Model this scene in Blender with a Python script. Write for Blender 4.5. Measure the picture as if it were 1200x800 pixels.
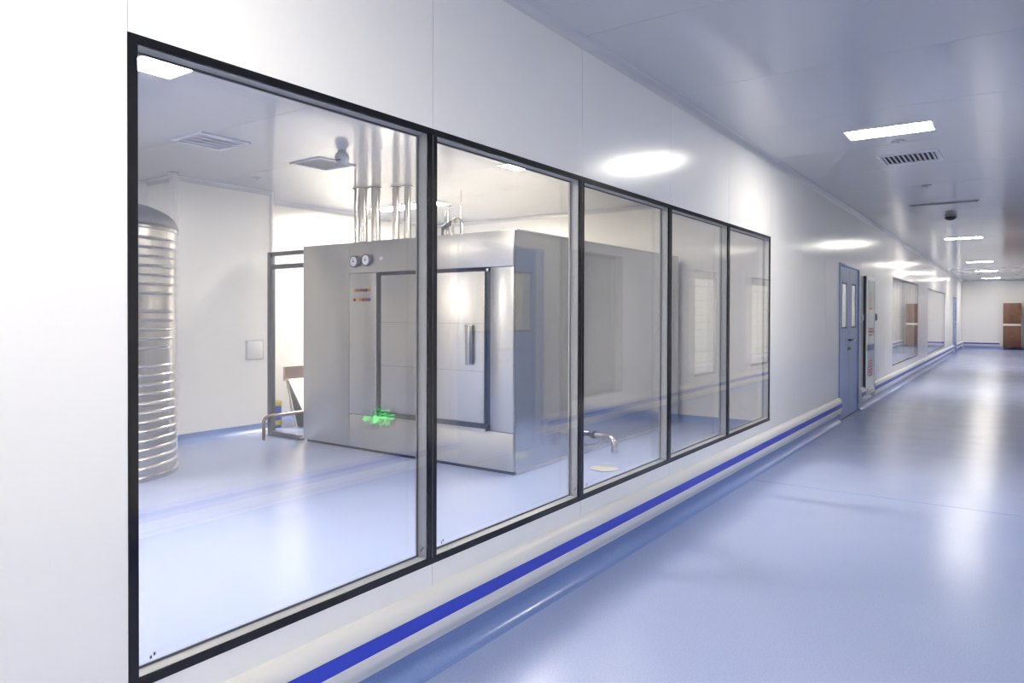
import bpy, bmesh, math, random
from mathutils import Vector, Matrix
random.seed(7)
scene = bpy.context.scene
COL = scene.collection
for o in list(bpy.data.objects):
    bpy.data.objects.remove(o)

# ------------------------------------------------------------------ camera
CX, CY, CZ = 1.9171, 0.0, 1.4228
def cam_axes(yaw, pitch, roll):
    a, b, r = map(math.radians, (yaw, pitch, roll))
    right = Vector((math.cos(a), math.sin(a), 0))
    fwd0 = Vector((-math.sin(a), math.cos(a), 0))
    up0 = Vector((0, 0, 1))
    fwd = fwd0 * math.cos(b) - up0 * math.sin(b)
    up = up0 * math.cos(b) + fwd0 * math.sin(b)
    R = right * math.cos(r) + up * math.sin(r)
    U = -right * math.sin(r) + up * math.cos(r)
    return R, U, -fwd
cam_d = bpy.data.cameras.new('camera')
cam = bpy.data.objects.new('camera', cam_d)
COL.objects.link(cam)
R_, U_, B_ = cam_axes(35.4731, 0.5097, 0.1492)
cam.matrix_world = Matrix(((R_.x, U_.x, B_.x, CX), (R_.y, U_.y, B_.y, CY), (R_.z, U_.z, B_.z, CZ), (0, 0, 0, 1)))
cam_d.sensor_fit = 'HORIZONTAL'
cam_d.sensor_width = 36
cam_d.lens = 830.01 / 1200 * 36
cam_d.shift_y = -(400 - 375.12) / 1200
cam_d.clip_start = 0.02
cam_d.clip_end = 200
scene.camera = cam

# ------------------------------------------------------------------ world, exposure, lamp strengths
world = bpy.data.worlds.new('world')
scene.world = world
world.use_nodes = True
world.node_tree.nodes['Background'].inputs[0].default_value = (0.75, 0.82, 1, 1)
world.node_tree.nodes['Background'].inputs[1].default_value = 0.05
vs = scene.view_settings
vs.view_transform = 'Standard'
vs.look = 'None'
vs.gamma = 1
vs.use_curve_mapping = False
vs.exposure = 1.32
CORRIDOR_LAMP = 28.0
ROOM_LAMP = 47.0
scene.cycles.max_bounces = 16
scene.cycles.diffuse_bounces = 8
scene.cycles.glossy_bounces = 8
scene.cycles.transparent_max_bounces = 24

# ------------------------------------------------------------------ materials
def new_mat(name):
    m = bpy.data.materials.new(name)
    m.use_nodes = True
    nt = m.node_tree
    return m, nt, nt.nodes, nt.links, nt.nodes['Principled BSDF']
def L(c):
    return tuple((v / 12.92 if v <= .04045 else ((v + .055) / 1.055) ** 2.4) for v in [x / 255 for x in c]) + (1,)
def simple(name, rgb, rough=.5, metal=0, spec=.5, noise=0, nscale=2.5, coat=0, rvar=True):
    m, nt, N, K, b = new_mat(name)
    col = L(rgb)
    b.inputs['Base Color'].default_value = col
    b.inputs['Roughness'].default_value = rough
    b.inputs['Metallic'].default_value = metal
    b.inputs['Specular IOR Level'].default_value = spec
    b.inputs['Coat Weight'].default_value = coat
    tc = N.new('ShaderNodeTexCoord')
    n = N.new('ShaderNodeTexNoise')
    n.inputs['Scale'].default_value = nscale
    n.inputs['Detail'].default_value = 3
    K.new(tc.outputs['Object'], n.inputs['Vector'])
    if noise:
        mx = N.new('ShaderNodeMix')
        mx.data_type = 'RGBA'
        mx.inputs['A'].default_value = tuple(max(0, v * (1 - noise)) for v in col[:3]) + (1,)
        mx.inputs['B'].default_value = tuple(min(1, v * (1 + noise)) for v in col[:3]) + (1,)
        K.new(n.outputs['Fac'], mx.inputs['Factor'])
        K.new(mx.outputs['Result'], b.inputs['Base Color'])
    mr = N.new('ShaderNodeMapRange')
    mr.inputs['To Min'].default_value = max(0.02, rough * .92)
    mr.inputs['To Max'].default_value = min(1, rough * 1.08)
    K.new(n.outputs['Fac'], mr.inputs['Value'])
    if rvar:
        K.new(mr.outputs['Result'], b.inputs['Roughness'])
    return m
def steel(name, rgb, rough, stretch=(1, 1, 60), aniso=0, wave=.0):
    """Brushed stainless: fine grain across one direction, faint large-scale waviness."""
    m, nt, N, K, b = new_mat(name)
    b.inputs['Metallic'].default_value = 1
    tc = N.new('ShaderNodeTexCoord')
    mp = N.new('ShaderNodeMapping')
    mp.inputs['Scale'].default_value = stretch
    n = N.new('ShaderNodeTexNoise')
    n.inputs['Scale'].default_value = 6
    n.inputs['Detail'].default_value = 4
    K.new(tc.outputs['Object'], mp.inputs['Vector'])
    K.new(mp.outputs['Vector'], n.inputs['Vector'])
    cr = N.new('ShaderNodeMix')
    cr.data_type = 'RGBA'
    c = L(rgb)
    cr.inputs['A'].default_value = tuple(v * .92 for v in c[:3]) + (1,)
    cr.inputs['B'].default_value = tuple(min(1, v * 1.06) for v in c[:3]) + (1,)
    K.new(n.outputs['Fac'], cr.inputs['Factor'])
    K.new(cr.outputs['Result'], b.inputs['Base Color'])
    mr = N.new('ShaderNodeMapRange')
    mr.inputs['To Min'].default_value = rough * .85
    mr.inputs['To Max'].default_value = rough * 1.15
    K.new(n.outputs['Fac'], mr.inputs['Value'])
    K.new(mr.outputs['Result'], b.inputs['Roughness'])
    if aniso:
        b.inputs['Anisotropic'].default_value = aniso
        tv = N.new('ShaderNodeCombineXYZ')
        tv.inputs['Z'].default_value = 1
        K.new(tv.outputs[0], b.inputs['Tangent'])
    w = N.new('ShaderNodeTexNoise')
    w.inputs['Scale'].default_value = 1.1
    w.inputs['Detail'].default_value = 1
    K.new(tc.outputs['Object'], w.inputs['Vector'])
    bp = N.new('ShaderNodeBump')
    bp.inputs['Strength'].default_value = wave
    bp.inputs['Distance'].default_value = .02
    K.new(w.outputs['Fac'], bp.inputs['Height'])
    K.new(bp.outputs['Normal'], b.inputs['Normal'])
    return m
def emis(name, rgb, s):
    m, nt, N, K, b = new_mat(name)
    b.inputs['Base Color'].default_value = L(rgb)
    b.inputs['Emission Color'].default_value = L(rgb)
    b.inputs['Emission Strength'].default_value = s
    b.inputs['Roughness'].default_value = .6
    return m
def glass(name, tint=(.974, .974, .974), f0=.040):
    """Thin clear pane: straight-through transmission plus angle-dependent mirror reflection."""
    m = bpy.data.materials.new(name)
    m.use_nodes = True
    N, K = m.node_tree.nodes, m.node_tree.links
    N.clear()
    out = N.new('ShaderNodeOutputMaterial')
    mix = N.new('ShaderNodeMixShader')
    tr = N.new('ShaderNodeBsdfTransparent')
    tr.inputs[0].default_value = tint + (1,)
    gl = N.new('ShaderNodeBsdfGlossy')
    gl.inputs['Roughness'].default_value = .0
    gl.inputs['Color'].default_value = (1, 1, 1, 1)
    geo = N.new('ShaderNodeNewGeometry')
    dot = N.new('ShaderNodeVectorMath')
    dot.operation = 'DOT_PRODUCT'
    K.new(geo.outputs['Incoming'], dot.inputs[0])
    K.new(geo.outputs['Normal'], dot.inputs[1])
    ab = N.new('ShaderNodeMath'); ab.operation = 'ABSOLUTE'
    K.new(dot.outputs['Value'], ab.inputs[0])
    om = N.new('ShaderNodeMath'); om.operation = 'SUBTRACT'
    om.inputs[0].default_value = 1
    K.new(ab.outputs[0], om.inputs[1])
    pw = N.new('ShaderNodeMath'); pw.operation = 'POWER'
    pw.inputs[1].default_value = 5
    K.new(om.outputs[0], pw.inputs[0])
    ma = N.new('ShaderNodeMath'); ma.operation = 'MULTIPLY_ADD'
    ma.inputs[1].default_value = 1 - f0
    ma.inputs[2].default_value = f0
    K.new(pw.outputs[0], ma.inputs[0])
    K.new(ma.outputs[0], mix.inputs[0])
    K.new(tr.outputs[0], mix.inputs[1])
    K.new(gl.outputs[0], mix.inputs[2])
    K.new(mix.outputs[0], out.inputs[0])
    return m
def floor_mat(name, rgb):
    m, nt, N, K, b = new_mat(name)
    c = L(rgb)
    tc = N.new('ShaderNodeTexCoord')
    n1 = N.new('ShaderNodeTexNoise'); n1.inputs['Scale'].default_value = 140; n1.inputs['Detail'].default_value = 2
    n2 = N.new('ShaderNodeTexNoise'); n2.inputs['Scale'].default_value = 2.0; n2.inputs['Detail'].default_value = 4
    for n in (n1, n2):
        K.new(tc.outputs['Object'], n.inputs['Vector'])
    mx = N.new('ShaderNodeMix'); mx.data_type = 'RGBA'
    mx.inputs['A'].default_value = tuple(v * .80 for v in c[:3]) + (1,)
    mx.inputs['B'].default_value = tuple(min(1, v * 1.20) for v in c[:3]) + (1,)
    K.new(n1.outputs['Fac'], mx.inputs['Factor'])
    K.new(mx.outputs['Result'], b.inputs['Base Color'])
    mr = N.new('ShaderNodeMapRange')
    mr.inputs['From Min'].default_value = .3; mr.inputs['From Max'].default_value = .7
    mr.inputs['To Min'].default_value = .20; mr.inputs['To Max'].default_value = .27
    K.new(n2.outputs['Fac'], mr.inputs['Value'])
    K.new(mr.outputs['Result'], b.inputs['Roughness'])
    bp = N.new('ShaderNodeBump'); bp.inputs['Strength'].default_value = .03; bp.inputs['Distance'].default_value = .002
    K.new(n1.outputs['Fac'], bp.inputs['Height'])
    K.new(bp.outputs['Normal'], b.inputs['Normal'])
    return m

M = {}
M['wall'] = simple('white_wall_panel', (243, 243, 242), .19, nscale=3)
M['roomwall'] = simple('white_room_wall', (243, 242, 239), .22, nscale=3)
M['core'] = simple('grey_panel_joint', (150, 152, 158), .6)
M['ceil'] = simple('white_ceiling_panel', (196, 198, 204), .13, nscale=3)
M['trim'] = simple('aluminium_cove_trim', (205, 207, 212), .3, metal=.3)
M['floor'] = floor_mat('blue_vinyl_floor', (164, 177, 215))
M['base'] = floor_mat('blue_vinyl_cove', (128, 152, 206))
M['black'] = simple('black_glass_border', (14, 14, 19), .12)
M['reveal'] = simple('grey_aluminium_reveal', (156, 158, 160), .35, metal=.2)
M['darkline'] = simple('dark_spacer', (70, 72, 80), .5)
M['glass'] = glass('clear_window_glass')
M['rail'] = simple('cream_bumper_rail', (230, 229, 226), .32)
M['stripe'] = simple('blue_rail_stripe', (52, 72, 205), .4)
M['steel_front'] = steel('brushed_steel_front', (200, 198, 194), .33, (2, 2, 70), aniso=.45, wave=.05)
M['steel_side'] = steel('polished_steel_side', (200, 202, 205), .17, (2, 2, 60), wave=.12)
M['steel_dark'] = steel('dark_steel', (112, 114, 120), .32)
M['steel_tank'] = steel('tank_steel', (208, 206, 204), .24, (30, 30, 2), wave=.1)
M['steel_pipe'] = steel('polished_pipe', (205, 200, 195), .2, (8, 8, 1))
M['slot'] = simple('dark_recess', (34, 38, 52), .5)  # painted-in shade for cabinet gaps and plinth; also the sign's own dark face
M['bluedoor'] = simple('blue_painted_door', (128, 158, 210), .30, rvar=False)
M['bluedark'] = simple('dark_blue_edge', (40, 62, 110), .4)
M['cream'] = simple('cream_blind', (232, 230, 214), .6)
M['chrome'] = simple('chrome', (190, 190, 195), .15, metal=1)
M['dial'] = simple('white_dial', (235, 238, 245), .4)
M['dialmark'] = simple('dial_marking', (60, 70, 130), .5)
M['vent'] = simple('white_vent', (214, 217, 226), .4)
M['blade'] = simple('grey_vent_blade', (205, 209, 218), .4)
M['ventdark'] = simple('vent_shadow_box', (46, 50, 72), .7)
M['detector'] = simple('grey_detector', (176, 180, 190), .4)
M['darkgrey'] = simple('dark_grey_plastic', (62, 64, 70), .4)
M['greydrain'] = simple('drain_cover', (186, 184, 174), .5)
M['guard'] = steel('brownish_guard_steel', (150, 130, 126), .3)
M['brown'] = simple('brown_wood', (120, 84, 66), .4, noise=.25, nscale=12)
M['bluecan'] = simple('blue_plastic', (58, 84, 190), .4)
M['yellow'] = simple('yellow_plastic', (196, 186, 70), .4)
M['beige'] = steel('warm_steel_sheet', (172, 165, 158), .4)
M['rust'] = steel('brownish_steel_sheet', (176, 152, 142), .3)
M['greenglass'] = simple('pale_green_cabinet_front', (196, 208, 202), .15)
M['red'] = simple('red_print', (190, 52, 58), .5)
M['bluegrey'] = simple('blue_grey_print', (120, 132, 170), .5)
M['brownprint'] = simple('brown_print', (150, 122, 108), .5)
M['white'] = simple('white_plastic', (232, 232, 232), .4)
M['maroon'] = simple('dark_maroon_plastic', (38, 12, 18), .3)
M['lamp_c'] = emis('corridor_diffuser', (255, 248, 234), CORRIDOR_LAMP)
M['lamp_r'] = emis('room_diffuser', (255, 246, 230), ROOM_LAMP)
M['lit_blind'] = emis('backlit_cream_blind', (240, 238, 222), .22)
M['green'] = emis('green_sign_light', (60, 235, 95), 4.0)
M['redled'] = emis('red_led', (255, 60, 50), 5.0)
for i, c in enumerate([(230, 180, 60), (40, 140, 130), (200, 50, 60), (120, 40, 70), (60, 70, 60), (225, 120, 50), (235, 215, 60), (90, 80, 190)]):
    M['btn%d' % i] = simple('button_colour_%d' % i, c, .35)

# ------------------------------------------------------------------ helpers
ORG = {}
def finish(name, bm, mat, parent=None, org=None, smooth=False):
    me = bpy.data.meshes.new(name)
    o = Vector(ORG[parent.name]) if parent is not None else Vector(org or (0, 0, 0))
    bmesh.ops.recalc_face_normals(bm, faces=bm.faces)
    for v in bm.verts:
        v.co -= o
    bm.to_mesh(me)
    bm.free()
    if smooth:
        for p in me.polygons:
            p.use_smooth = True
        try:
            me.set_sharp_from_angle(angle=math.radians(38))
        except Exception:
            pass
    me.materials.append(M[mat] if isinstance(mat, str) else mat)
    ob = bpy.data.objects.new(name, me)
    COL.objects.link(ob)
    if parent is not None:
        ob.parent = parent
    else:
        ob.location = o
    ORG[ob.name] = tuple(o)
    return ob
def thing(name, label, cat, loc, group=None):
    e = bpy.data.objects.new(name, None)
    COL.objects.link(e)
    e.location = loc
    e.empty_display_size = .1
    ORG[e.name] = tuple(loc)
    return tag(e, label, cat, group)
def tag(o, label, cat, group=None):
    o['label'] = label
    o['category'] = cat
    if group:
        o['group'] = group
    return o
def structure(o):
    o['kind'] = 'structure'
    return o
def structure_root(name, loc=(0, 0, 0)):
    e = bpy.data.objects.new(name, None)
    COL.objects.link(e)
    e.location = loc
    ORG[e.name] = tuple(loc)
    return structure(e)
def add_box(bm, a, b, bevel=0, seg=2):
    x0, y0, z0 = [min(p, q) for p, q in zip(a, b)]
    x1, y1, z1 = [max(p, q) for p, q in zip(a, b)]
    r = bmesh.ops.create_cube(bm, size=1)
    vs_ = r['verts']
    for v in vs_:
        v.co = Vector(((x0 + x1) / 2 + v.co.x * (x1 - x0), (y0 + y1) / 2 + v.co.y * (y1 - y0), (z0 + z1) / 2 + v.co.z * (z1 - z0)))
    if bevel:
        es = list({e for v in vs_ for e in v.link_edges})
        bmesh.ops.bevel(bm, geom=es, offset=min(bevel, .45 * min(x1 - x0, y1 - y0, z1 - z0)), segments=seg, affect='EDGES', profile=.5)
    return bm
def box(name, mat, a, b, parent=None, org=None, bevel=0):
    bm = bmesh.new()
    add_box(bm, a, b, bevel)
    return finish(name, bm, mat, parent, org, smooth=bool(bevel))
def boxes(name, mat, lst, parent=None, org=None, bevel=0):
    bm = bmesh.new()
    for a, b in lst:
        add_box(bm, a, b, bevel)
    return finish(name, bm, mat, parent, org, smooth=bool(bevel))
def add_tube(bm, pts, r, seg=12, cap=True):
    pts = [Vector(p) for p in pts]
    rings = []
    prev = None
    for i, p in enumerate(pts):
        if i == 0: t = pts[1] - pts[0]
        elif i == len(pts) - 1: t = pts[-1] - pts[-2]
        else: t = (pts[i + 1] - p).normalized() + (p - pts[i - 1]).normalized()
        t.normalize()
        if prev is None:
            a = Vector((0, 0, 1)) if abs(t.z) < .9 else Vector((1, 0, 0))
            n = t.cross(a).normalized()
        else:
            n = (prev - t * prev.dot(t)).normalized()
        prev = n
        b = t.cross(n)
        rr = r[i] if isinstance(r, (list, tuple)) else r
        rings.append([bm.verts.new(p + (n * math.cos(k * 2 * math.pi / seg) + b * math.sin(k * 2 * math.pi / seg)) * rr) for k in range(seg)])
    for A, Bq in zip(rings, rings[1:]):
        for k in range(seg):
            bm.faces.new((A[k], A[(k + 1) % seg], Bq[(k + 1) % seg], Bq[k]))
    if cap:
        bm.faces.new(rings[0][::-1]); bm.faces.new(rings[-1])
    return bm
def tube(name, mat, pts, r, parent=None, org=None, seg=12):
    bm = bmesh.new()
    add_tube(bm, pts, r, seg)
    return finish(name, bm, mat, parent, org, smooth=True)
def arc(c, r, a0, a1, u, v, n=6):
    c, u, v = Vector(c), Vector(u), Vector(v)
    return [c + u * r * math.cos(a0 + (a1 - a0) * i / n) + v * r * math.sin(a0 + (a1 - a0) * i / n) for i in range(n + 1)]
def lathe(name, mat, prof, c, parent=None, org=None, seg=48, axis='z'):
    bm = bmesh.new()
    rings = []
    for r, h in prof:
        ring = []
        for k in range(seg):
            t = 2 * math.pi * k / seg
            p = (r * math.cos(t), r * math.sin(t), h)
            if axis == 'y': p = (p[0], p[2], p[1])
            if axis == 'x': p = (p[2], p[0], p[1])
            ring.append(bm.verts.new(Vector(c) + Vector(p)))
        rings.append(ring)
    for A, Bq in zip(rings, rings[1:]):
        for k in range(seg):
            bm.faces.new((A[k], A[(k + 1) % seg], Bq[(k + 1) % seg], Bq[k]))
    bm.faces.new(rings[0]); bm.faces.new(rings[-1])
    bmesh.ops.remove_doubles(bm, verts=bm.verts, dist=1e-5)
    return finish(name, bm, mat, parent, org, smooth=True)
def extrude_y(name, mat, prof, y0, y1, parent=None, org=None, smooth=True):
    """profile given in (x, z), pulled along Y"""
    bm = bmesh.new()
    A = [bm.verts.new((x, y0, z)) for x, z in prof]
    Bq = [bm.verts.new((x, y1, z)) for x, z in prof]
    n = len(prof)
    for k in range(n):
        bm.faces.new((A[k], A[(k + 1) % n], Bq[(k + 1) % n], Bq[k]))
    bm.faces.new(A); bm.faces.new(Bq[::-1])
    return finish(name, bm, mat, parent, org, smooth)
def extrude_x(name, mat, prof, x0, x1, parent=None, org=None, smooth=True):
    bm = bmesh.new()
    A = [bm.verts.new((x0, y, z)) for y, z in prof]
    Bq = [bm.verts.new((x1, y, z)) for y, z in prof]
    n = len(prof)
    for k in range(n):
        bm.faces.new((A[k], A[(k + 1) % n], Bq[(k + 1) % n], Bq[k]))
    bm.faces.new(A); bm.faces.new(Bq[::-1])
    return finish(name, bm, mat, parent, org, smooth)
def poly_plate(name, mat, pts, x0, x1, parent):
    """flat outline given in (y, z), thickness along X"""
    return extrude_x(name, mat, pts, x0, x1, parent, smooth=False)

# ------------------------------------------------------------------ dimensions (metres)
H = 2.90            # ceiling height
WT = .068           # corridor partition thickness
W = 2.25            # corridor width
YB, YE = -6.0, 36.0 # corridor ends
RX = -6.08          # back of equipment room
RY0, RY1 = -2.0, 8.94
WY0 = 0.938         # first window edge
WZ0, WZ1 = 0.4125, 2.166
SEAM0 = WY0

# ------------------------------------------------------------------ floor
fl = structure(box('floor', 'floor', (-9, YB - .2, -.08), (W + .3, YE + .2, 0)))
box('floor_weld_seam', 'base', (0.06, 6.16, 0.0), (W - .06, 6.168, .0008), fl)

# ------------------------------------------------------------------ walls with panels
def wall_y(name, xf, dirn, thick, openings, y0, y1, ztop=H):
    """wall lying along Y; xf is the visible face, dirn the way it faces; openings (y0,y1,z0,z1)"""
    seams = []
    k = math.floor((y0 - SEAM0) / 1.2)
    while SEAM0 + 1.2 * k < y1:
        s = SEAM0 + 1.2 * k
        if s > y0 + .01: seams.append(s)
        k += 1
    cuts = sorted(set([y0, y1] + seams + [v for o in openings for v in o[:2]]))
    core = bmesh.new()
    panels = []
    for a, b in zip(cuts, cuts[1:]):
        if b - a < .004: continue
        m = (a + b) / 2
        iv = [(0.0, ztop)]
        for o in openings:
            if o[0] < m < o[1]:
                nv = []
                for lo, hi in iv:
                    if o[2] > lo + .002: nv.append((lo, min(hi, o[2])))
                    if o[3] < hi - .002: nv.append((max(lo, o[3]), hi))
                iv = nv
        for lo, hi in iv:
            add_box(core, (xf - dirn * thick, a, lo), (xf - dirn * .004, b, hi))
            ga = .0018 if any(abs(a - s) < 1e-6 for s in seams) else 0
            gb = .0018 if any(abs(b - s) < 1e-6 for s in seams) else 0
            panels.append(((xf - dirn * .004, a + ga, lo), (xf, b - gb, hi)))
    w = structure(finish(name, core, 'core'))
    for a, b in panels:
        box('wall_panel', 'wall', a, b, w)
    return w
D1 = (10.155, 11.59)
W2 = (15.10, 19.40)
W3 = (21.60, 27.00)
D5 = (30.80, 32.40)
wl = wall_y('wall_left', 0, 1, WT, [(WY0, WY0 + 6, WZ0, WZ1), D1 + (0, 2.12), W2 + (.45, 2.15), W3 + (.38, 2.13), D5 + (0, 2.1)], YB, YE)
RW = [(7.06, 8.35, .42, 2.17), (10.85, 11.90, .42, 2.14), (13.80, 15.10, .42, 2.15)]
D2 = (5.00, 6.45)
wr = wall_y('wall_right', W, -1, .10, [D2 + (0, 2.12)] + [r for r in RW], YB, YE)
we = structure(box('wall_end', 'wall', (-.1, YE, 0), (W + .1, YE + .1, H)))
wk = structure(box('wall_behind', 'wall', (-.1, YB - .1, 0), (W + .1, YB, H)))
# equipment room
structure(box('wall_room_back', 'roomwall', (RX - .1, RY0, 0), (RX, RY1, H)))
structure(box('wall_room_far', 'roomwall', (RX - .1, RY1, 0), (-WT, RY1 + .1, H)))
structure(box('wall_room_near', 'roomwall', (RX - .1, RY0 - .1, 0), (-WT, RY0, H)))
AX, AY0, AY1 = -5.495, 4.125, 5.36
structure(box('wall_column', 'roomwall', (RX, AY0, 0), (AX, AY1, H)))
# second room seen through the far corridor windows
structure(box('wall_second_room_back', 'roomwall', (-3.3, 13.0, 0), (-3.2, 29.5, H)))
structure(box('wall_second_room_near', 'roomwall', (-3.2, 13.0, 0), (-WT, 13.1, H)))
structure(box('wall_second_room_far', 'roomwall', (-3.2, 29.4, 0), (-WT, 29.5, H)))

# ------------------------------------------------------------------ ceiling with panels
ce = structure(box('ceiling', 'core', (-9, YB - .2, H + .004), (W + .3, YE + .2, H + .09)))
s = 4.50 - 1.2 * 9
while s < YE:
    a, b = max(s, YB), min(s + 1.2, YE)
    if b - a > .05:
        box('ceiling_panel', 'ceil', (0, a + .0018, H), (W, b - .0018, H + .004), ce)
        if a < RY1 and b > RY0:
            box('ceiling_panel', 'ceil', (RX, max(a, RY0) + .0018, H), (-WT, min(b, RY1) - .0018, H + .004), ce)
        if a < 29.4 and b > 13.1:
            box('ceiling_panel', 'ceil', (-3.2, max(a, 13.1) + .0018, H), (-WT, min(b, 29.4) - .0018, H + .004), ce)
    s += 1.2

# ------------------------------------------------------------------ cove trims, baseboards, bumper rails
TR = .05
def cove_prof(xf, dirn, zc, up):
    """quarter-round infill between wall face xf and ceiling/floor at zc; up=-1 hangs from the ceiling"""
    pts = [(xf, zc)]
    for i in range(7):
        t = math.pi / 2 * i / 6
        pts.append((xf + dirn * (TR - TR * math.sin(t)), zc + up * (TR - TR * math.cos(t))))
    return pts
ti = 1
def trim(prof, a, b, along='y', mat='trim'):
    global ti
    f = extrude_y if along == 'y' else extrude_x
    o = structure(f('trim_%d' % ti, mat, prof, a, b))
    ti += 1
    return o
trim(cove_prof(0, 1, H, -1), YB, YE)
trim(cove_prof(W, -1, H, -1), YB, YE)
trim(cove_prof(AX, 1, H, -1), AY0, AY1)
trim(cove_prof(RX, 1, H, -1), AY1, RY1)
trim([(RY1 + x, z) for x, z in cove_prof(0, -1, H, -1)], RX, -WT, 'x')
trim([(AY0 + x, z) for x, z in cove_prof(0, -1, H, -1)], RX, AX, 'x')
trim([(YE + x, z) for x, z in cove_prof(0, -1, H, -1)], 0, W, 'x')
# rounded corner strips on the column
def corner_strip(x, y):
    global ti
    o = structure(tube('trim_%d' % ti, 'white', [(x, y, .1), (x, y, H - .02)], .035, seg=14))
    ti += 1
corner_strip(AX - .02, AY1 - .02)
corner_strip(AX - .02, AY0 + .02)
BH = .10
def base_prof(xf, dirn):
    pts = [(xf, 0), (xf, BH), (xf + dirn * .006, BH)]
    r = .06
    for i in range(7):
        t = math.pi / 2 * i / 6
        pts.append((xf + dirn * (.006 + r - r * math.cos(t)), r - r * math.sin(t) + .001))
    pts.append((xf + dirn * (.006 + r), 0))
    return pts
bi = {}
def baseboard(side, prof, a, b, along='y'):
    n = bi.get(side, 0); bi[side] = n + 1
    f = extrude_y if along == 'y' else extrude_x
    return structure(f('baseboard_%s' % side, 'base', prof, a, b))
for a, b in ((YB, D1[0]), (D1[1], D5[0]), (D5[1], YE)):
    baseboard('left', base_prof(0, 1), a, b)
for a, b in ((YB, D2[0]), (D2[1], YE)):
    baseboard('right', base_prof(W, -1), a, b)
baseboard('end', [(YE + x, z) for x, z in base_prof(0, -1)], 0.07, W - .07, 'x')
baseboard('column', base_prof(AX, 1), AY0, AY1)
baseboard('room_back', base_prof(RX, 1), AY1, RY1)
baseboard('room_far', [(RY1 + x, z) for x, z in base_prof(0, -1)], RX + .07, -WT, 'x')
baseboard('second_room', base_prof(-3.2, 1), 13.1, 29.4)

RAILP = [(0, .325), (.018, .322), (.040, .302), (.050, .275), (.050, .258), (.047, .256), (.047, .200), (.050, .198), (.050, .170), (.046, .150), (.034, .135), (.030, .118), (0, .112)]
def rail(xf, dirn, a, b):
    global ti
    o = structure(extrude_y('trim_%d' % ti, 'rail', [(xf + dirn * x, z) for x, z in RAILP], a, b))
    ti += 1
    box('stripe', 'stripe', (xf + dirn * .0465, a + .002, .200), (xf + dirn * .0495, b - .002, .256), o)
for a, b in ((YB, D1[0] - .02), (D1[1] + .03, 11.95), (12.83, D5[0] - .03), (D5[1] + .03, YE - .06)):
    rail(0, 1, a, b)
for a, b in ((YB, D2[0] - .03), (D2[1] + .03, YE - .06)):
    rail(W, -1, a, b)
o = structure(extrude_x('trim_%d' % ti, 'rail', [(YE - x, z) for x, z in RAILP], 0, 1.35)); ti += 1
box('stripe', 'stripe', (.06, YE - .0465, .200), (1.34, YE - .0495, .256), o)

# ------------------------------------------------------------------ big flush window with five panes
BW = .026
def glazed_window(idx, y0, n, pw, z0, z1, black=True, depth=.052, dots=True):
    w = structure_root('window_%d' % idx, (0, y0, z0))
    y1 = y0 + n * pw
    fm = 'black' if black else 'darkline'
    # black printed border on the corridor face
    box('frame_rail', fm, (-.008, y0, z1 - BW), (.0015, y1, z1), w)
    box('frame_rail', fm, (-.008, y0, z0), (.0015, y1, z0 + BW), w)
    for k in range(n + 1):
        if not black and 0 < k < n: continue
        yc = y0 + k * pw
        a, b = max(y0, yc - BW), min(y1, yc + BW)
        box('mullion', fm if black else 'reveal', (-.008, a, z0 + BW), (.0015, b, z1 - BW), w)
        if black and 0 < k < n:
            box('mullion_joint', 'darkgrey', (.0015, yc - .003, z0 + BW), (.0022, yc + .003, z1 - BW), w)
    # aluminium reveal behind the border
    box('reveal', 'reveal', (-WT, y0, z0), (-.008, y1, z0 + BW), w)
    box('reveal', 'reveal', (-WT, y0, z1 - BW), (-.008, y1, z1), w)
    for k in range(n + 1):
        if not black and 0 < k < n: continue
        yc = y0 + k * pw
        a, b = max(y0, yc - BW), min(y1, yc + BW)
        box('reveal_post', 'reveal', (-WT, a, z0 + BW), (-.008, b, z1 - BW), w)
    for k in range(n):
        a, b = y0 + k * pw + (BW if (black or k == 0) else .002), y0 + (k + 1) * pw - (BW if (black or k == n - 1) else .002)
        g = box('glass_pane', 'glass', (-.008, a, z0 + BW), (-.003, b, z1 - BW), w)
        # dark spacer outline on the rear edge of the cavity
        e = .007
        boxes('spacer', 'darkline', [((-depth - .004, a, z0 + BW), (-depth, b, z0 + BW + e)), ((-depth - .004, a, z1 - BW - e), (-depth, b, z1 - BW)),
                                     ((-depth - .004, a, z0 + BW + e), (-depth, a + e, z1 - BW - e)), ((-depth - .004, b - e, z0 + BW + e), (-depth, b, z1 - BW - e))], w)
        if black:
            box('glass_pane', 'glass', (-depth - .010, a, z0 + BW), (-depth - .005, b, z1 - BW), w)
        if dots:
            for yy in (a + .035, b - .035):
                for j in range(2):
                    box('corner_mark', 'darkline', (-.0028, yy - .004 + j * .010, z0 + BW + .040 + j * .006), (-.0022, yy + .002 + j * .010, z0 + BW + .049 + j * .006), w)
    return w
glazed_window(1, WY0, 5, 1.2, WZ0, WZ1)
glazed_window(2, W2[0], 4, (W2[1] - W2[0]) / 4, .45, 2.15, black=False, dots=False)
glazed_window(3, W3[0], 5, (W3[1] - W3[0]) / 5, .38, 2.13, black=False, dots=False)
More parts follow.
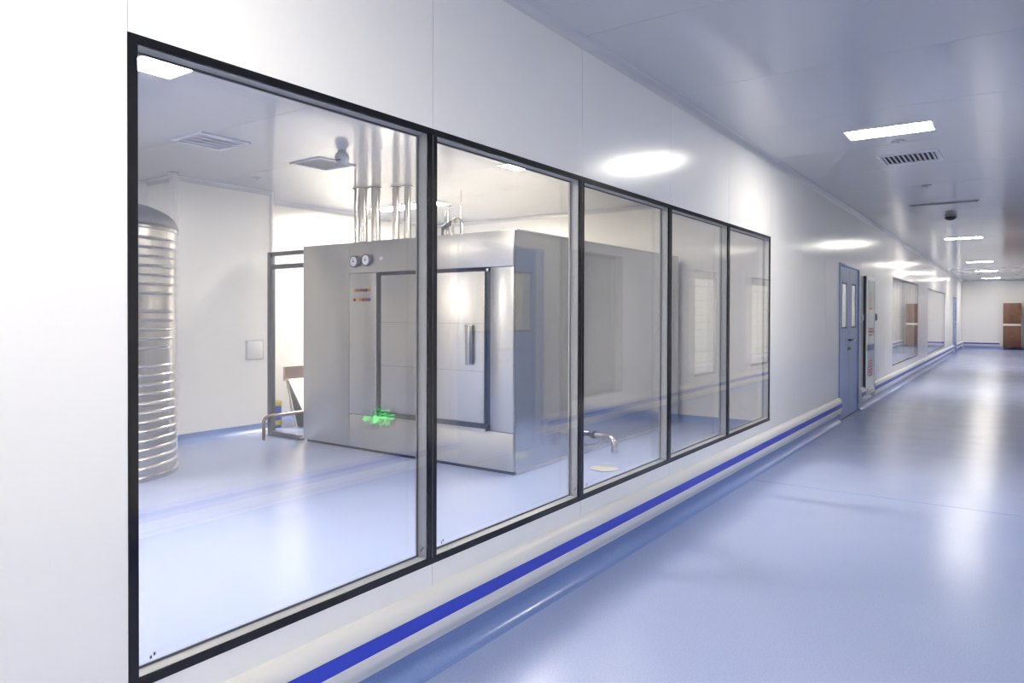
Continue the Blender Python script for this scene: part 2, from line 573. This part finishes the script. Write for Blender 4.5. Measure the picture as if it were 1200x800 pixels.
# windows in the opposite wall, closed by pale blinds
for i, (a, b, z0, z1) in enumerate(RW):
    w = structure_root('window_%d' % (4 + i), (W, a, z0))
    for y_, q in ((a, a + .03), (b - .03, b)):
        box('frame_post', 'reveal', (W + .001, y_, z0), (W + .09, q, z1), w)
    for z_, q in ((z0, z0 + .03), (z1 - .03, z1)):
        box('frame_rail', 'darkline', (W + .001, a + .03, z_), (W + .09, b - .03, q), w)
    box('glass_pane', 'glass', (W + .004, a + .03, z0 + .03), (W + .009, b - .03, z1 - .03), w)
    for k in range(int((z1 - z0 - .06) / .12)):
        zz = z0 + .03 + k * .12
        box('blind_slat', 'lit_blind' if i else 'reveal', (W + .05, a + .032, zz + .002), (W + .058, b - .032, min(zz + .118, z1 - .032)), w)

# ------------------------------------------------------------------ doors
def double_door(idx, xf, dirn, y0, y1, zt, win=True):
    d = structure_root('door_%d' % idx, (xf, y0, 0))
    fw = .04
    for a, b in ((y0, y0 + fw), (y1 - fw, y1)):
        box('door_frame', 'bluedoor', (xf - dirn * WT, a, 0), (xf + dirn * .012, b, zt), d, bevel=.004)
    box('door_frame', 'bluedoor', (xf - dirn * WT, y0 + fw, zt - fw), (xf + dirn * .012, y1 - fw, zt), d, bevel=.004)
    ym = (y0 + y1) / 2
    box('threshold', 'bluedark', (xf - dirn * WT, y0 + fw, .001), (xf + dirn * .004, y1 - fw, .012), d)
    for s_, (a, b) in enumerate(((y0 + fw + .003, ym - .002), (ym + .002, y1 - fw - .003))):
        lw = b - a
        wy0, wy1 = a + lw * .28, a + lw * .72
        wz0, wz1 = 1.25, 1.85
        x0, x1 = xf - dirn * .045, xf - dirn * .003
        bm = bmesh.new()
        add_box(bm, (x0, a, .014), (x1, wy0, zt - fw - .003))
        add_box(bm, (x0, wy1, .014), (x1, b, zt - fw - .003))
        add_box(bm, (x0, wy0, .014), (x1, wy1, wz0))
        add_box(bm, (x0, wy0, wz1), (x1, wy1, zt - fw - .003))
        lf = finish('door_leaf', bm, 'bluedoor', d)
        ORG[lf.name] = ORG[d.name]
        boxes('vision_frame', 'darkgrey', [((x1, wy0 - .012, wz0 - .012), (x1 + dirn * .006, wy1 + .012, wz0 + .006)), ((x1, wy0 - .012, wz1 - .006), (x1 + dirn * .006, wy1 + .012, wz1 + .012))], lf)
        box('vision_pane', 'cream', (x0 + dirn * .01, wy0, wz0), (x1 - dirn * .012, wy1, wz1), lf)
        box('vision_glass', 'glass', (x1 - dirn * .008, wy0, wz0), (x1 - dirn * .004, wy1, wz1), lf)
        yh = ym + (-.06 if s_ == 0 else .06)
        sg = -1 if s_ == 0 else 1
        tube('handle', 'darkgrey' if s_ == 0 else 'chrome', [(x1, yh, 1.07), (x1 + dirn * .05, yh, 1.07), (x1 + dirn * .055, yh + sg * .13, 1.07)], .011, lf, seg=8)
        lathe('lock_escutcheon', 'darkgrey', [(.022, 0), (.022, .006 * 1), (.0, .007)], (x1 if dirn > 0 else x1 - .007, yh, .95), lf, seg=16, axis='x')
    return d
double_door(1, 0, 1, D1[0], D1[1], 2.12)
double_door(2, W, -1, D2[0], D2[1], 2.12)
double_door(3, 0, 1, D5[0], D5[1], 2.10)

# ------------------------------------------------------------------ ceiling lamps
def lamp(x0, x1, y0, y1, mat, label, group):
    t = thing('ceiling_light', label, 'light', ((x0 + x1) / 2, (y0 + y1) / 2, H), group)
    f = .012
    boxes('frame', 'white', [((x0 - f, y0 - f, H - .010), (x1 + f, y0, H)), ((x0 - f, y1, H - .010), (x1 + f, y1 + f, H)), ((x0 - f, y0, H - .010), (x0, y1, H)), ((x1, y0, H - .010), (x1 + f, y1, H))], t)
    box('diffuser', mat, (x0, y0, H - .008), (x1, y1, H - .001), t)
    return t
g = 'flush ceiling lights of the corridor'
for y, lab in ((6.37, 'bright flush ceiling light beside the louvred corridor vent'), (16.05, 'bright flush ceiling light past the dark dome camera'),
               (23.4, 'small distant ceiling light towards the far corridor end'), (28.4, 'added flush ceiling light above the last long corridor window'), (33.9, 'last flush ceiling light before the corridor end wall'),  # the one above the last window is added to brighten the far corridor
               (.6, 'flush corridor ceiling light beside the blank wall before the first pane'), (-4.4, 'flush corridor ceiling light before the rear wall')):
    lamp(.775, 1.375, y - .15, y + .15, 'lamp_c', lab, g)
g = 'long ceiling lights of the equipment room'
for x, y, lab in ((-2.42, 2.23, 'room ceiling light showing in the upper corner of first pane'), (-2.28, 5.80, 'room ceiling light in front of the steriliser by the window'),
                  (-5.50, 7.12, 'room ceiling light seen past the row of tall pipes'),
                  (-5.50, .6, 'added unseen room ceiling light behind the ribbed tank')):  # invented lamp out of view, adds light to the near end of the room
    lamp(x, x + 1.2, y - .15, y + .15, 'lamp_r', lab, g)
g = 'ceiling lights of the second room'
for y in (16.5, 21.5, 26.5):
    lamp(-2.0, -1.4, y - .15, y + .15, 'lamp_r', {16.5: 'ceiling light inside the room behind the window past the card reader', 21.5: 'ceiling light of the second room between its two long windows', 26.5: 'ceiling light inside the room behind the last corridor window'}[y], g)

# ------------------------------------------------------------------ steriliser
MX0, MX1, MY0, MY1, MZ = -4.54, -1.675, 5.0626, 8.78, 2.166
st = thing('steam_steriliser', 'big brushed steel steam steriliser cabinet with sliding front door', 'steriliser', ((MX0 + MX1) / 2, (MY0 + MY1) / 2, 0))
box('plinth', 'slot', (MX0 + .02, MY0 + .03, 0), (MX1 - .012, MY1 - .02, .03), st)  # dark colour puts the shadow line under the cabinet into the plinth
# carcass behind the cladding (dark, seen in the slots)
box('carcass', 'steel_dark', (MX0 + .01, MY0 + .07, .03), (MX1 - .006, MY1 - .004, MZ - .006), st)
g_ = .0025
def front(name, x0, x1, z0, z1, y=MY0, mat='steel_front', t=.03, bev=.003):
    return box(name, mat, (x0 + g_, y, z0 + g_), (x1 - g_, y + t, z1 - g_), st, bevel=bev)
front('front_panel', MX0, -3.79, .03, MZ)
cp = front('control_panel', -3.79, -3.385, .372, 1.842)
front('bottom_panel', -3.79, MX1, .03, .372)
hp = front('header_panel', -3.79, MX1, 1.842, MZ)
front('corner_post', -1.932, MX1, .372, 1.842)
# dark sheet, shade of the gaps round the sliding door put into its colour
boxes('door_gap_shade', 'slot', [((-3.385, MY0 + .034, .372), (-1.932, MY0 + .068, 1.842))], st)
dr = box('sliding_door', 'steel_front', (-3.322, MY0 + .004, .43), (-2.002, MY0 + .032, 1.808), st, bevel=.004)
for zz in (1.335, .90):
    box('door_seam', 'steel_dark', (-3.32, MY0 + .0032, zz - .0015), (-2.004, MY0 + .0045, zz + .0015), dr)
hb = bmesh.new()
add_box(hb, (-2.205, MY0 - .028, .955), (-2.115, MY0 + .004, 1.325), .012)
hd = finish('handle', hb, 'steel_front', dr, smooth=True)
box('handle_grip_shade', 'steel_dark', (-2.150, MY0 - .030, .965), (-2.112, MY0 - .012, 1.315), dr, bevel=.006)  # dark steel piece stands in for shade on the grip's right side
box('latch', 'chrome', (-2.72, MY0 - .004, 1.812), (-2.66, MY0 + .02, 1.836), st, bevel=.004)
box('latch', 'chrome', (-1.985, MY0 - .004, 1.80), (-1.95, MY0 + .02, 1.83), st, bevel=.004)
# drip ledge under the door
extrude_x('drip_tray', 'steel_dark', [(MY0 - .045, .372), (MY0 - .045, .386), (MY0 + .0, .425), (MY0 + .03, .425), (MY0 + .03, .372)], -3.36, -1.945, st, smooth=False)
box('tray_lip', 'steel_front', (-3.36, MY0 - .052, .366), (-1.945, MY0 - .045, .392), st)
# side cladding towards the window
for a, b in ((MY0 + .0, 8.62), (8.62, MY1)):
    box('side_panel', 'steel_side', (MX1 - .006, a + (.032 if a == MY0 else g_), .03), (MX1, b - g_, MZ - .004), st)
box('side_panel', 'steel_side', (MX0, MY0 + .032, .03), (MX0 + .008, MY1, MZ - .004), st)
box('top_panel', 'steel_front', (MX0, MY0 + .032, MZ - .006), (MX1, MY1, MZ), st)
box('top_lip', 'chrome', (MX1 - .012, MY0 + .04, MZ), (MX1 + .004, MY1 - .01, MZ + .008), st)
lathe('corner_bolt', 'white', [(.018, 0), (.018, .012), (.010, .02), (0, .021)], (MX1 - .03, MY0 + .06, MZ), st, seg=14)
box('base_strip', 'trim', (MX1 - .004, MY0 + .05, .004), (MX1 + .003, MY1 - .02, .032), st)
# gauges
for gx, gz in ((-3.690, 1.962), (-3.512, 1.970)):
    gg = lathe('pressure_gauge', 'steel_dark', [(.062, 0), (.062, -.03), (.052, -.036), (.048, -.030), (0, -.030)], (gx, MY0, gz), st, seg=28, axis='y')
    lathe('dial', 'dial', [(.049, -.031), (.049, -.033), (0, -.0331)], (gx, MY0, gz), gg, seg=24, axis='y')
    bm = bmesh.new()
    add_box(bm, (gx - .003, MY0 - .036, gz - .006), (gx + .003, MY0 - .0332, gz + .032))
    add_box(bm, (gx - .014, MY0 - .036, gz - .006), (gx + .014, MY0 - .0332, gz + .004))
    finish('needle', bm, 'dialmark', gg)
lathe('indicator_lamp', 'dial', [(.018, 0), (.018, -.012), (.008, -.02), (0, -.021)], (-3.31, MY0, 1.978), st, seg=16, axis='y')
cols = [[0, 1, 2, 3, 4, 5], [2, 6, 5, 4, 2, 7]]
for r in range(2):
    for k in range(6):
        bx_ = -3.70 + k * .0432
        lathe('push_button', 'btn%d' % cols[r][k], [(.017, 0), (.017, -.010), (.012, -.018), (0, -.019)], (bx_, MY0, 1.663 - r * .098), cp, seg=12, axis='y')
# drain outlet on the window side
dp = arc((-1.40, 6.33, .115), .075, math.pi / 2, 0, (1, -.25, 0), (0, 0, 1), 6)
tube('drain_pipe', 'steel_pipe', [(-1.672, 6.42, .19), (-1.55, 6.37, .19)] + dp + [Vector(dp[-1]) + Vector((0, 0, -.05))], .030, st, seg=14)
lathe('pipe_collar', 'chrome', [(.036, .045), (.036, .075), (.036, .076)], (dp[-1][0], dp[-1][1], .0), st, seg=16)
tube('pipe_collar', 'steel_dark', [(-1.62, 6.397, .19), (-1.585, 6.384, .19)], .042, st, seg=14)
tube('drain_branch', 'steel_pipe', [(-1.672, 6.32, .09), (-1.60, 6.30, .09), (-1.52, 6.30, .11), (-1.47, 6.32, .15)], .014, st, seg=8)

# ------------------------------------------------------------------ steel frame beside the steriliser
fr = thing('steel_frame', 'open grey steel frame of posts and bars left of the steriliser', 'frame', (-4.87, MY0 + .03, 0))
box('post', 'steel_dark', (-5.190, MY0, 0), (-5.120, MY0 + .06, 2.130), fr, bevel=.004)
box('crossbar', 'steel_dark', (-5.118, MY0 + .005, 2.085), (-4.545, MY0 + .055, 2.130), fr, bevel=.004)
box('crossbar', 'steel_dark', (-5.118, MY0 + .005, 1.935), (-4.545, MY0 + .055, 1.985), fr, bevel=.004)
box('floor_track', 'steel_dark', (-5.118, MY0 + .005, .002), (-4.62, MY0 + .055, .055), fr, bevel=.004)
box('track_end', 'chrome', (-4.618, MY0 + .005, .002), (-4.56, MY0 + .05, .040), fr, bevel=.004)

gr = tag(tube('guard_rail', 'guard', [(-4.97, 4.86, 0), (-4.97, 4.86, .21), (-4.97, 4.885, .245), (-4.97, 4.93, .258), (-4.97, 5.85, .258), (-4.97, 5.90, .235), (-4.97, 5.92, .20), (-4.97, 5.92, 0)], .020, org=(-4.97, 5.4, 0)),
         'low bent steel pipe guard rail standing on the floor by the steel frame', 'guard rail')

ch = thing('loading_ramp', 'leaning steel ramp with dark triangular side behind the steel frame', 'ramp', (-5.45, 6.05, 0))
extrude_y('ramp_body', 'steel_dark', [(-5.20, .0), (-5.46, .0), (-5.66, .56), (-5.63, .56)], 5.70, 6.55, ch, smooth=False)
extrude_y('ramp_sheet', 'beige', [(-5.195, .0), (-5.175, .0), (-5.615, .585), (-5.632, .572)], 5.68, 6.57, ch, smooth=False)
box('back_plate', 'rust', (-5.700, 5.66, .565), (-5.665, 6.58, .740), ch)
tube('support_leg', 'steel_pipe', [(-5.683, 5.70, .565), (-5.50, 5.68, 0.0)], .012, ch, seg=8)
bc = thing('blue_canister', 'small blue canister with yellow bands on the floor by the ramp', 'canister', (-5.64, 5.50, 0))
lathe('body', 'bluecan', [(.07, 0), (.075, .02), (.075, .30), (.05, .33), (.0, .335)], (-5.64, 5.50, 0), bc, seg=24)
for zz in (.03, .27):
    lathe('band', 'yellow', [(.078, zz), (.082, zz + .01), (.082, zz + .05), (.078, zz + .06)], (-5.64, 5.50, 0), bc, seg=24)

# ------------------------------------------------------------------ ribbed tank
TX, TY, TRD, TZ = -4.72, 2.94, .68, 2.17
tk = thing('water_tank', 'tall ribbed stainless steel tank with domed top', 'tank', (TX, TY, 0))
lathe('shell', 'steel_tank', [(TRD - .012, 0), (TRD - .012, TZ)], (TX, TY, 0), tk, seg=72)
lathe('base_ring', 'chrome', [(TRD - .012, .0), (TRD + .012, .0), (TRD + .012, .035), (TRD - .012, .045)], (TX, TY, 0), tk, seg=72)
dome = [(TRD + .004, TZ), (TRD + .012, TZ + .012), (TRD + .004, TZ + .03)] + [(TRD * math.cos(t), TZ + .03 + .235 * math.sin(t)) for t in [math.pi / 2 * i / 10 for i in range(0, 11)]]
lathe('domed_lid', steel('dome_steel', (150, 154, 160), .35), dome, (TX, TY, 0), tk, seg=72)
lathe('rim_band', 'chrome', [(TRD - .01, TZ - .03), (TRD + .010, TZ - .026), (TRD + .010, TZ - .004), (TRD - .01, TZ)], (TX, TY, 0), tk, seg=72)
rib0 = None
zs = []
z = .11
i = 0
while z < TZ - .06:
    if i not in (12, 18):
        zs.append(z)
    z += .078
    i += 1
for z in zs:
    if rib0 is None:
        prof = [(TRD - .014, -.017), (TRD - .008, -.012), (TRD - .001, 0), (TRD - .008, .012), (TRD - .014, .017)]
        rib0 = lathe('rib', 'steel_tank', [(r, h) for r, h in prof], (TX, TY, 0), tk, seg=72)
        rib0.location = (0, 0, z)
    else:
        c = rib0.copy()
        COL.objects.link(c)
        c.parent = tk
        c.location = (0, 0, z)
th = math.radians(-12)
box('weld_seam', 'steel_dark', (-.004, -.004, .04), (.004, .004, TZ - .03), tk, None).location = (0, 0, 0)
ws = bpy.data.objects['weld_seam']
for v in ws.data.vertices:
    v.co += Vector((TX, TY, 0)) + Vector(((TRD + .002) * math.cos(th), (TRD + .002) * math.sin(th), 0))

# ------------------------------------------------------------------ pipes
def pipe(name, label, x, y, r, z0, z1, group=None, flange=True, mat='steel_pipe'):
    t = thing(name, label, 'pipe', (x, y, z0), group)
    tube('pipe_run', mat, [(x, y, z0), (x, y, z1)], r, t, seg=18)
    if flange:
        lathe('ceiling_flange', 'chrome', [(r + .001, 0), (r + .022, 0), (r + .022, .012), (r + .001, .012)], (x, y, z1 - .014), t, seg=20)
    return t
pg = 'tall polished pipes on the steriliser'
pipe('steam_pipe', 'thinnest polished pipe, first of the row rising from the steriliser', -4.470, 5.76, .016, MZ + .002, H, pg)
pipe('steam_pipe', 'thick polished pipe right beside the thinnest pipe of the row', -4.350, 5.77, .058, MZ + .002, H, pg)
pipe('steam_pipe', 'thick polished pipe standing above the two pressure gauges', -4.205, 5.84, .055, MZ + .002, H, pg)
pipe('steam_pipe', 'slimmer polished pipe standing before the glowing room light', -3.99, 5.95, .042, MZ + .002, H, pg)
pipe('steam_pipe', 'slimmer polished pipe, last of the row beside the mullion', -3.83, 5.98, .041, MZ + .002, H, pg)
pipe('tank_pipe', 'white vertical pipe on the column corner above the ribbed tank', -5.29, 3.99, .036, 0, H, None, mat='white')
# pipework on top of the steriliser
tp = thing('valve_pipe', 'bent polished hose with valve on top of the steriliser', 'pipe', (-3.45, 6.4, MZ))
hp_ = arc((-3.44, 6.4, 2.47), .07, math.pi, 0, (1, 0, 0), (0, 0, 1), 10)
tube('hose', 'steel_pipe', [(-3.51, 6.4, MZ + .001)] + hp_ + [(-3.37, 6.4, MZ + .001)], .020, tp, seg=10)
tube('valve_body', 'steel_dark', [(-3.66, 6.4, 2.44), (-3.53, 6.4, 2.50)], .028, tp, seg=10)
tube('valve_wheel', 'chrome', [(-3.60, 6.40, 2.47), (-3.63, 6.40, 2.56)], .012, tp, seg=8)
tube('valve_stub', 'steel_dark', [(-3.66, 6.4, MZ + .001), (-3.66, 6.4, 2.45)], .018, tp, seg=8)
pipe('vent_pipe', 'slim upright vent pipe with open end on the steriliser top', -3.69, 6.52, .028, MZ, 2.655, flange=False)
pipe('thin_rod', 'thin rod running from the steriliser top up to the ceiling', -3.48, 6.52, .008, MZ, H, flange=False)

# ------------------------------------------------------------------ room ceiling fittings
def louvre(name, label, cx, cy, sx, sy, n, group, along='x', dark='blade', parent_mat='vent'):
    t = thing(name, label, 'vent', (cx, cy, H), group)
    f = .035
    x0, x1, y0, y1 = cx - sx / 2, cx + sx / 2, cy - sy / 2, cy + sy / 2
    boxes('frame', 'vent', [((x0, y0, H - .012), (x1, y0 + f, H)), ((x0, y1 - f, H - .012), (x1, y1, H)), ((x0, y0 + f, H - .012), (x0 + f, y1 - f, H)), ((x1 - f, y0 + f, H - .012), (x1, y1 - f, H))], t)
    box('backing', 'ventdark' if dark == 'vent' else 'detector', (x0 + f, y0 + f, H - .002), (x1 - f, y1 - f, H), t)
    for k in range(n):
        if along == 'y':
            xx = x0 + f + (x1 - x0 - 2 * f) * (k + .5) / n
            w = (x1 - x0 - 2 * f) / n * (.36 if dark == 'vent' else .44)
            zt = .020 if dark == 'vent' else .009
            extrude_y('blade', dark, [(xx - w, H - .004), (xx - w + .004, H - .003), (xx + w, H - zt), (xx + w - .004, H - zt - .001)], y0 + f, y1 - f, t, smooth=False)
        else:
            yy = y0 + f + (y1 - y0 - 2 * f) * (k + .5) / n
            w = (y1 - y0 - 2 * f) / n * .46
            extrude_x('blade', dark, [(yy - w, H - .004), (yy - w + .004, H - .003), (yy + w, H - .016), (yy + w - .004, H - .017)], x0 + f, x1 - f, t, smooth=False)
    return t
louvre('air_vent', 'square ceiling air vent above the column beside the tank pipe', -3.72, 3.46, .46, .46, 4, 'square room vents', along='y')
louvre('air_vent', 'square ceiling air vent beside the round ceiling detector', -3.67, 4.62, .45, .45, 9, 'square room vents', along='y')
t = thing('ceiling_detector', 'round grey ball detector hanging by a room air vent', 'detector', (-3.07, 4.34, H))
lathe('mount', 'detector', [(.035, 0), (.035, -.008), (.03, -.012)], (-3.07, 4.34, H), t, seg=24)
lathe('ball', 'detector', [(.0, -.008)] + [(.064 * math.sin(a), -.068 + .064 * math.cos(a)) for a in [math.pi * i / 12 for i in range(1, 12)]] + [(.0, -.1325)], (-3.07, 4.34, H), t, seg=24)
box('label_strip', 'darkgrey', (-3.08, 4.275, H - .105), (-3.03, 4.292, H - .093), t)
def sprinkler(x, y, label, r=.045):
    t = thing('sprinkler', label, 'sprinkler', (x, y, H), 'ceiling sprinklers')
    lathe('escutcheon', 'detector', [(r, 0), (r, -.006), (r * .6, -.012), (r * .35, -.013)], (x, y, H), t, seg=20)
    lathe('nozzle', 'chrome', [(.010, -.012), (.010, -.018), (.014, -.020), (.014, -.022), (.0, -.023)], (x, y, H), t, seg=14)
sprinkler(-4.83, 4.68, 'ceiling sprinkler over the white column wall')
sprinkler(-4.45, 7.45, 'ceiling sprinkler above the slim vent pipe of the steriliser')
sprinkler(1.083, 6.80, 'corridor sprinkler between the ceiling light and louvred vent', .055)
sprinkler(1.071, 9.32, 'corridor sprinkler between the louvred vent and dark slot diffuser', .05)

# ------------------------------------------------------------------ corridor ceiling fittings
louvre('louvred_vent', 'white louvred corridor vent beside the bright ceiling light', 1.09, 7.58, .50, .46, 11, None, along='y', dark='vent')
sd = thing('slot_diffuser', 'long dark slot diffuser across the corridor ceiling', 'vent', (1.12, 10.93, H))
box('slot_frame', 'trim', (.735, 10.86, H - .008), (1.51, 10.99, H), sd)
box('slot_gap', 'darkgrey', (.745, 10.885, H - .012), (1.50, 10.965, H - .006), sd)
dc = thing('dome_camera', 'dark dome camera on the corridor ceiling', 'camera', (1.11, 12.3, H))
lathe('mount_ring', 'detector', [(.075, 0), (.075, -.02), (.06, -.03)], (1.11, 12.3, H), dc, seg=24)
lathe('dome', 'darkgrey', [(.075 * math.cos(a), -.03 - .052 * math.sin(a)) for a in [math.pi / 2 * i / 8 for i in range(9)]], (1.11, 12.3, H), dc, seg=24)

# ------------------------------------------------------------------ floor drain, wall plate
fd = thing('floor_drain', 'round grey drain cover in the blue room floor', 'drain', (-1.17, 5.80, 0))
lathe('cover', 'greydrain', [(.115, 0), (.115, .003), (.10, .005), (0, .005)], (-1.17, 5.80, 0), fd, seg=32)
lathe('rim', 'greydrain', [(.115, 0), (.125, 0), (.13, .004), (.115, .006)], (-1.17, 5.80, 0), fd, seg=32)
ap = thing('access_plate', 'faint square cover plate low on the white column', 'plate', (AX, 5.10, .98))
box('plate', 'white', (AX, 5.00, .88), (AX + .010, 5.21, 1.09), ap, bevel=.003)
boxes('plate_edge', 'trim', [((AX, 4.985, .865), (AX + .006, 5.225, .88)), ((AX, 4.985, 1.09), (AX + .006, 5.225, 1.105)), ((AX, 4.985, .88), (AX + .006, 5.0, 1.09)), ((AX, 5.21, .88), (AX + .006, 5.225, 1.09))], ap)

# ------------------------------------------------------------------ things on the corridor wall
fc = thing('fire_hose_cabinet', 'tall shallow wall cabinet with red printed marks beside the blue double door', 'cabinet', (0, 12.39, .18))
box('body', 'darkgrey', (.0, 11.98, .18), (.035, 12.80, 2.02), fc)
boxes('front_frame', 'trim', [((.035, 11.98, .18), (.045, 12.06, 2.02)), ((.035, 12.74, .18), (.045, 12.80, 2.02)), ((.035, 12.06, 1.96), (.045, 12.74, 2.02)), ((.035, 12.06, .18), (.045, 12.74, .26))], fc)
dpn = box('door_panel', 'greenglass', (.035, 12.06, .26), (.041, 12.74, 1.96), fc)
def stroke(y, z, w, h, m, t=.0420):
    box('printed_mark', m, (.0412, y, z), (t, y + w, z + h), dpn)
for z0, n, m in ((1.58, 5, 'brownprint'), (1.10, 3, 'red'), (.46, 6, 'red')):
    for k in range(n):
        stroke(12.22, z0 + k * .045, .36, .026, m)
        stroke(12.25 + .11 * (k % 3), z0 + k * .045 - .004, .05, .034, m, .0424)
stroke(12.26, 1.50, .28, .04, 'red')
stroke(12.07, .86, .66, .10, 'bluegrey')
tag(lathe('round_button', 'white', [(.055, 0), (.055, .02), (.045, .03), (.0, .034)], (0, 11.79, 1.38), None, (0, 11.79, 1.38), seg=24, axis='x'), 'small round white call point between the blue door and cabinet', 'button')
cr = thing('card_reader', 'small dark card reader on the white wall past the cabinet', 'card reader', (0, 13.05, 1.38))
box('housing', 'maroon', (0, 12.96, 1.33), (.03, 13.14, 1.44), cr, bevel=.006)
box('sensor', 'darkgrey', (.03, 13.0, 1.355), (.033, 13.10, 1.415), cr)

# exit sign low on the opposite wall: it shows as a reflection in the first pane
es = thing('exit_sign', 'small green glowing escape sign with running figure low on the opposite wall', 'sign', (W, 3.99, .51))
xs0, xs1 = W - .028, W
box('housing', 'white', (xs0, 3.80, .49), (xs1, 4.185, .665), es, bevel=.004)
box('face', 'slot', (xs0 - .002, 3.812, .502), (xs0, 4.172, .653), es)
xa, xb = xs0 - .004, xs0 - .002
poly_plate('arrow', 'green', [(3.825, .578), (3.875, .615), (3.875, .594), (3.925, .594), (3.925, .562), (3.875, .562), (3.875, .541)], xa, xb, es)
boxes('door_pictogram', 'green', [((xa, 3.945, .51), (xb, 3.953, .645)), ((xa, 4.062, .51), (xb, 4.070, .645)), ((xa, 3.953, .637), (xb, 4.062, .645))], es)
mans = [[(4.000, .612), (4.006, .626), (4.018, .631), (4.030, .624), (4.032, .610), (4.022, .600), (4.008, .601)],
        [(3.990, .596), (4.030, .598), (4.036, .560), (4.004, .556)],
        [(3.962, .580), (3.990, .596), (3.998, .586), (3.970, .568)],
        [(4.028, .598), (4.056, .574), (4.050, .564), (4.024, .584)],
        [(4.004, .560), (3.984, .540), (3.960, .540), (3.960, .530), (3.990, .528), (4.016, .552)],
        [(4.022, .560), (4.044, .532), (4.034, .512), (4.024, .512), (4.030, .530), (4.010, .556)]]
for k, p in enumerate(mans):
    poly_plate('figure_piece', 'green', p, xa, xb, es)
boxes('green_bars', 'green', [((xa, 4.085, .588), (xb, 4.150, .602)), ((xa, 4.085, .560), (xb, 4.150, .574))], es)
lathe('led', 'redled', [(.006, 0), (.006, -.004), (0, -.005)], (xs0 - .002, 4.160, .52), es, seg=10, axis='x')

es.scale = (1, .78, 1)
es.location.y = 4.04

# brown cabinet against the corridor end wall (mirrored by the far window)
bn = thing('brown_cabinet', 'tall brown wooden cabinet at the far corridor end wall', 'cabinet', (1.78, YE - .2, 0))
box('carcass', 'brown', (1.46, YE - .42, .10), (2.06, YE - .001, 1.92), bn, bevel=.004)
for xx in (1.48, 2.0):
    box('leg', 'brown', (xx, YE - .40, 0), (xx + .04, YE - .36, .10), bn)
for z0, z1 in ((.13, .98), (1.08, 1.89)):
    for x0, x1 in ((1.475, 1.757), (1.763, 2.045)):
        d_ = box('cabinet_door', 'brown', (x0, YE - .44, z0), (x1, YE - .421, z1), bn, bevel=.003)
        lathe('knob', 'chrome', [(.010, 0), (.012, -.02), (0, -.024)], ((x1 - .03) if x0 < 1.6 else (x0 + .03), YE - .44, (z0 + z1) / 2), d_, seg=12, axis='y')
box('cream_band', 'cream', (1.462, YE - .436, .99), (2.058, YE - .421, 1.07), bn)
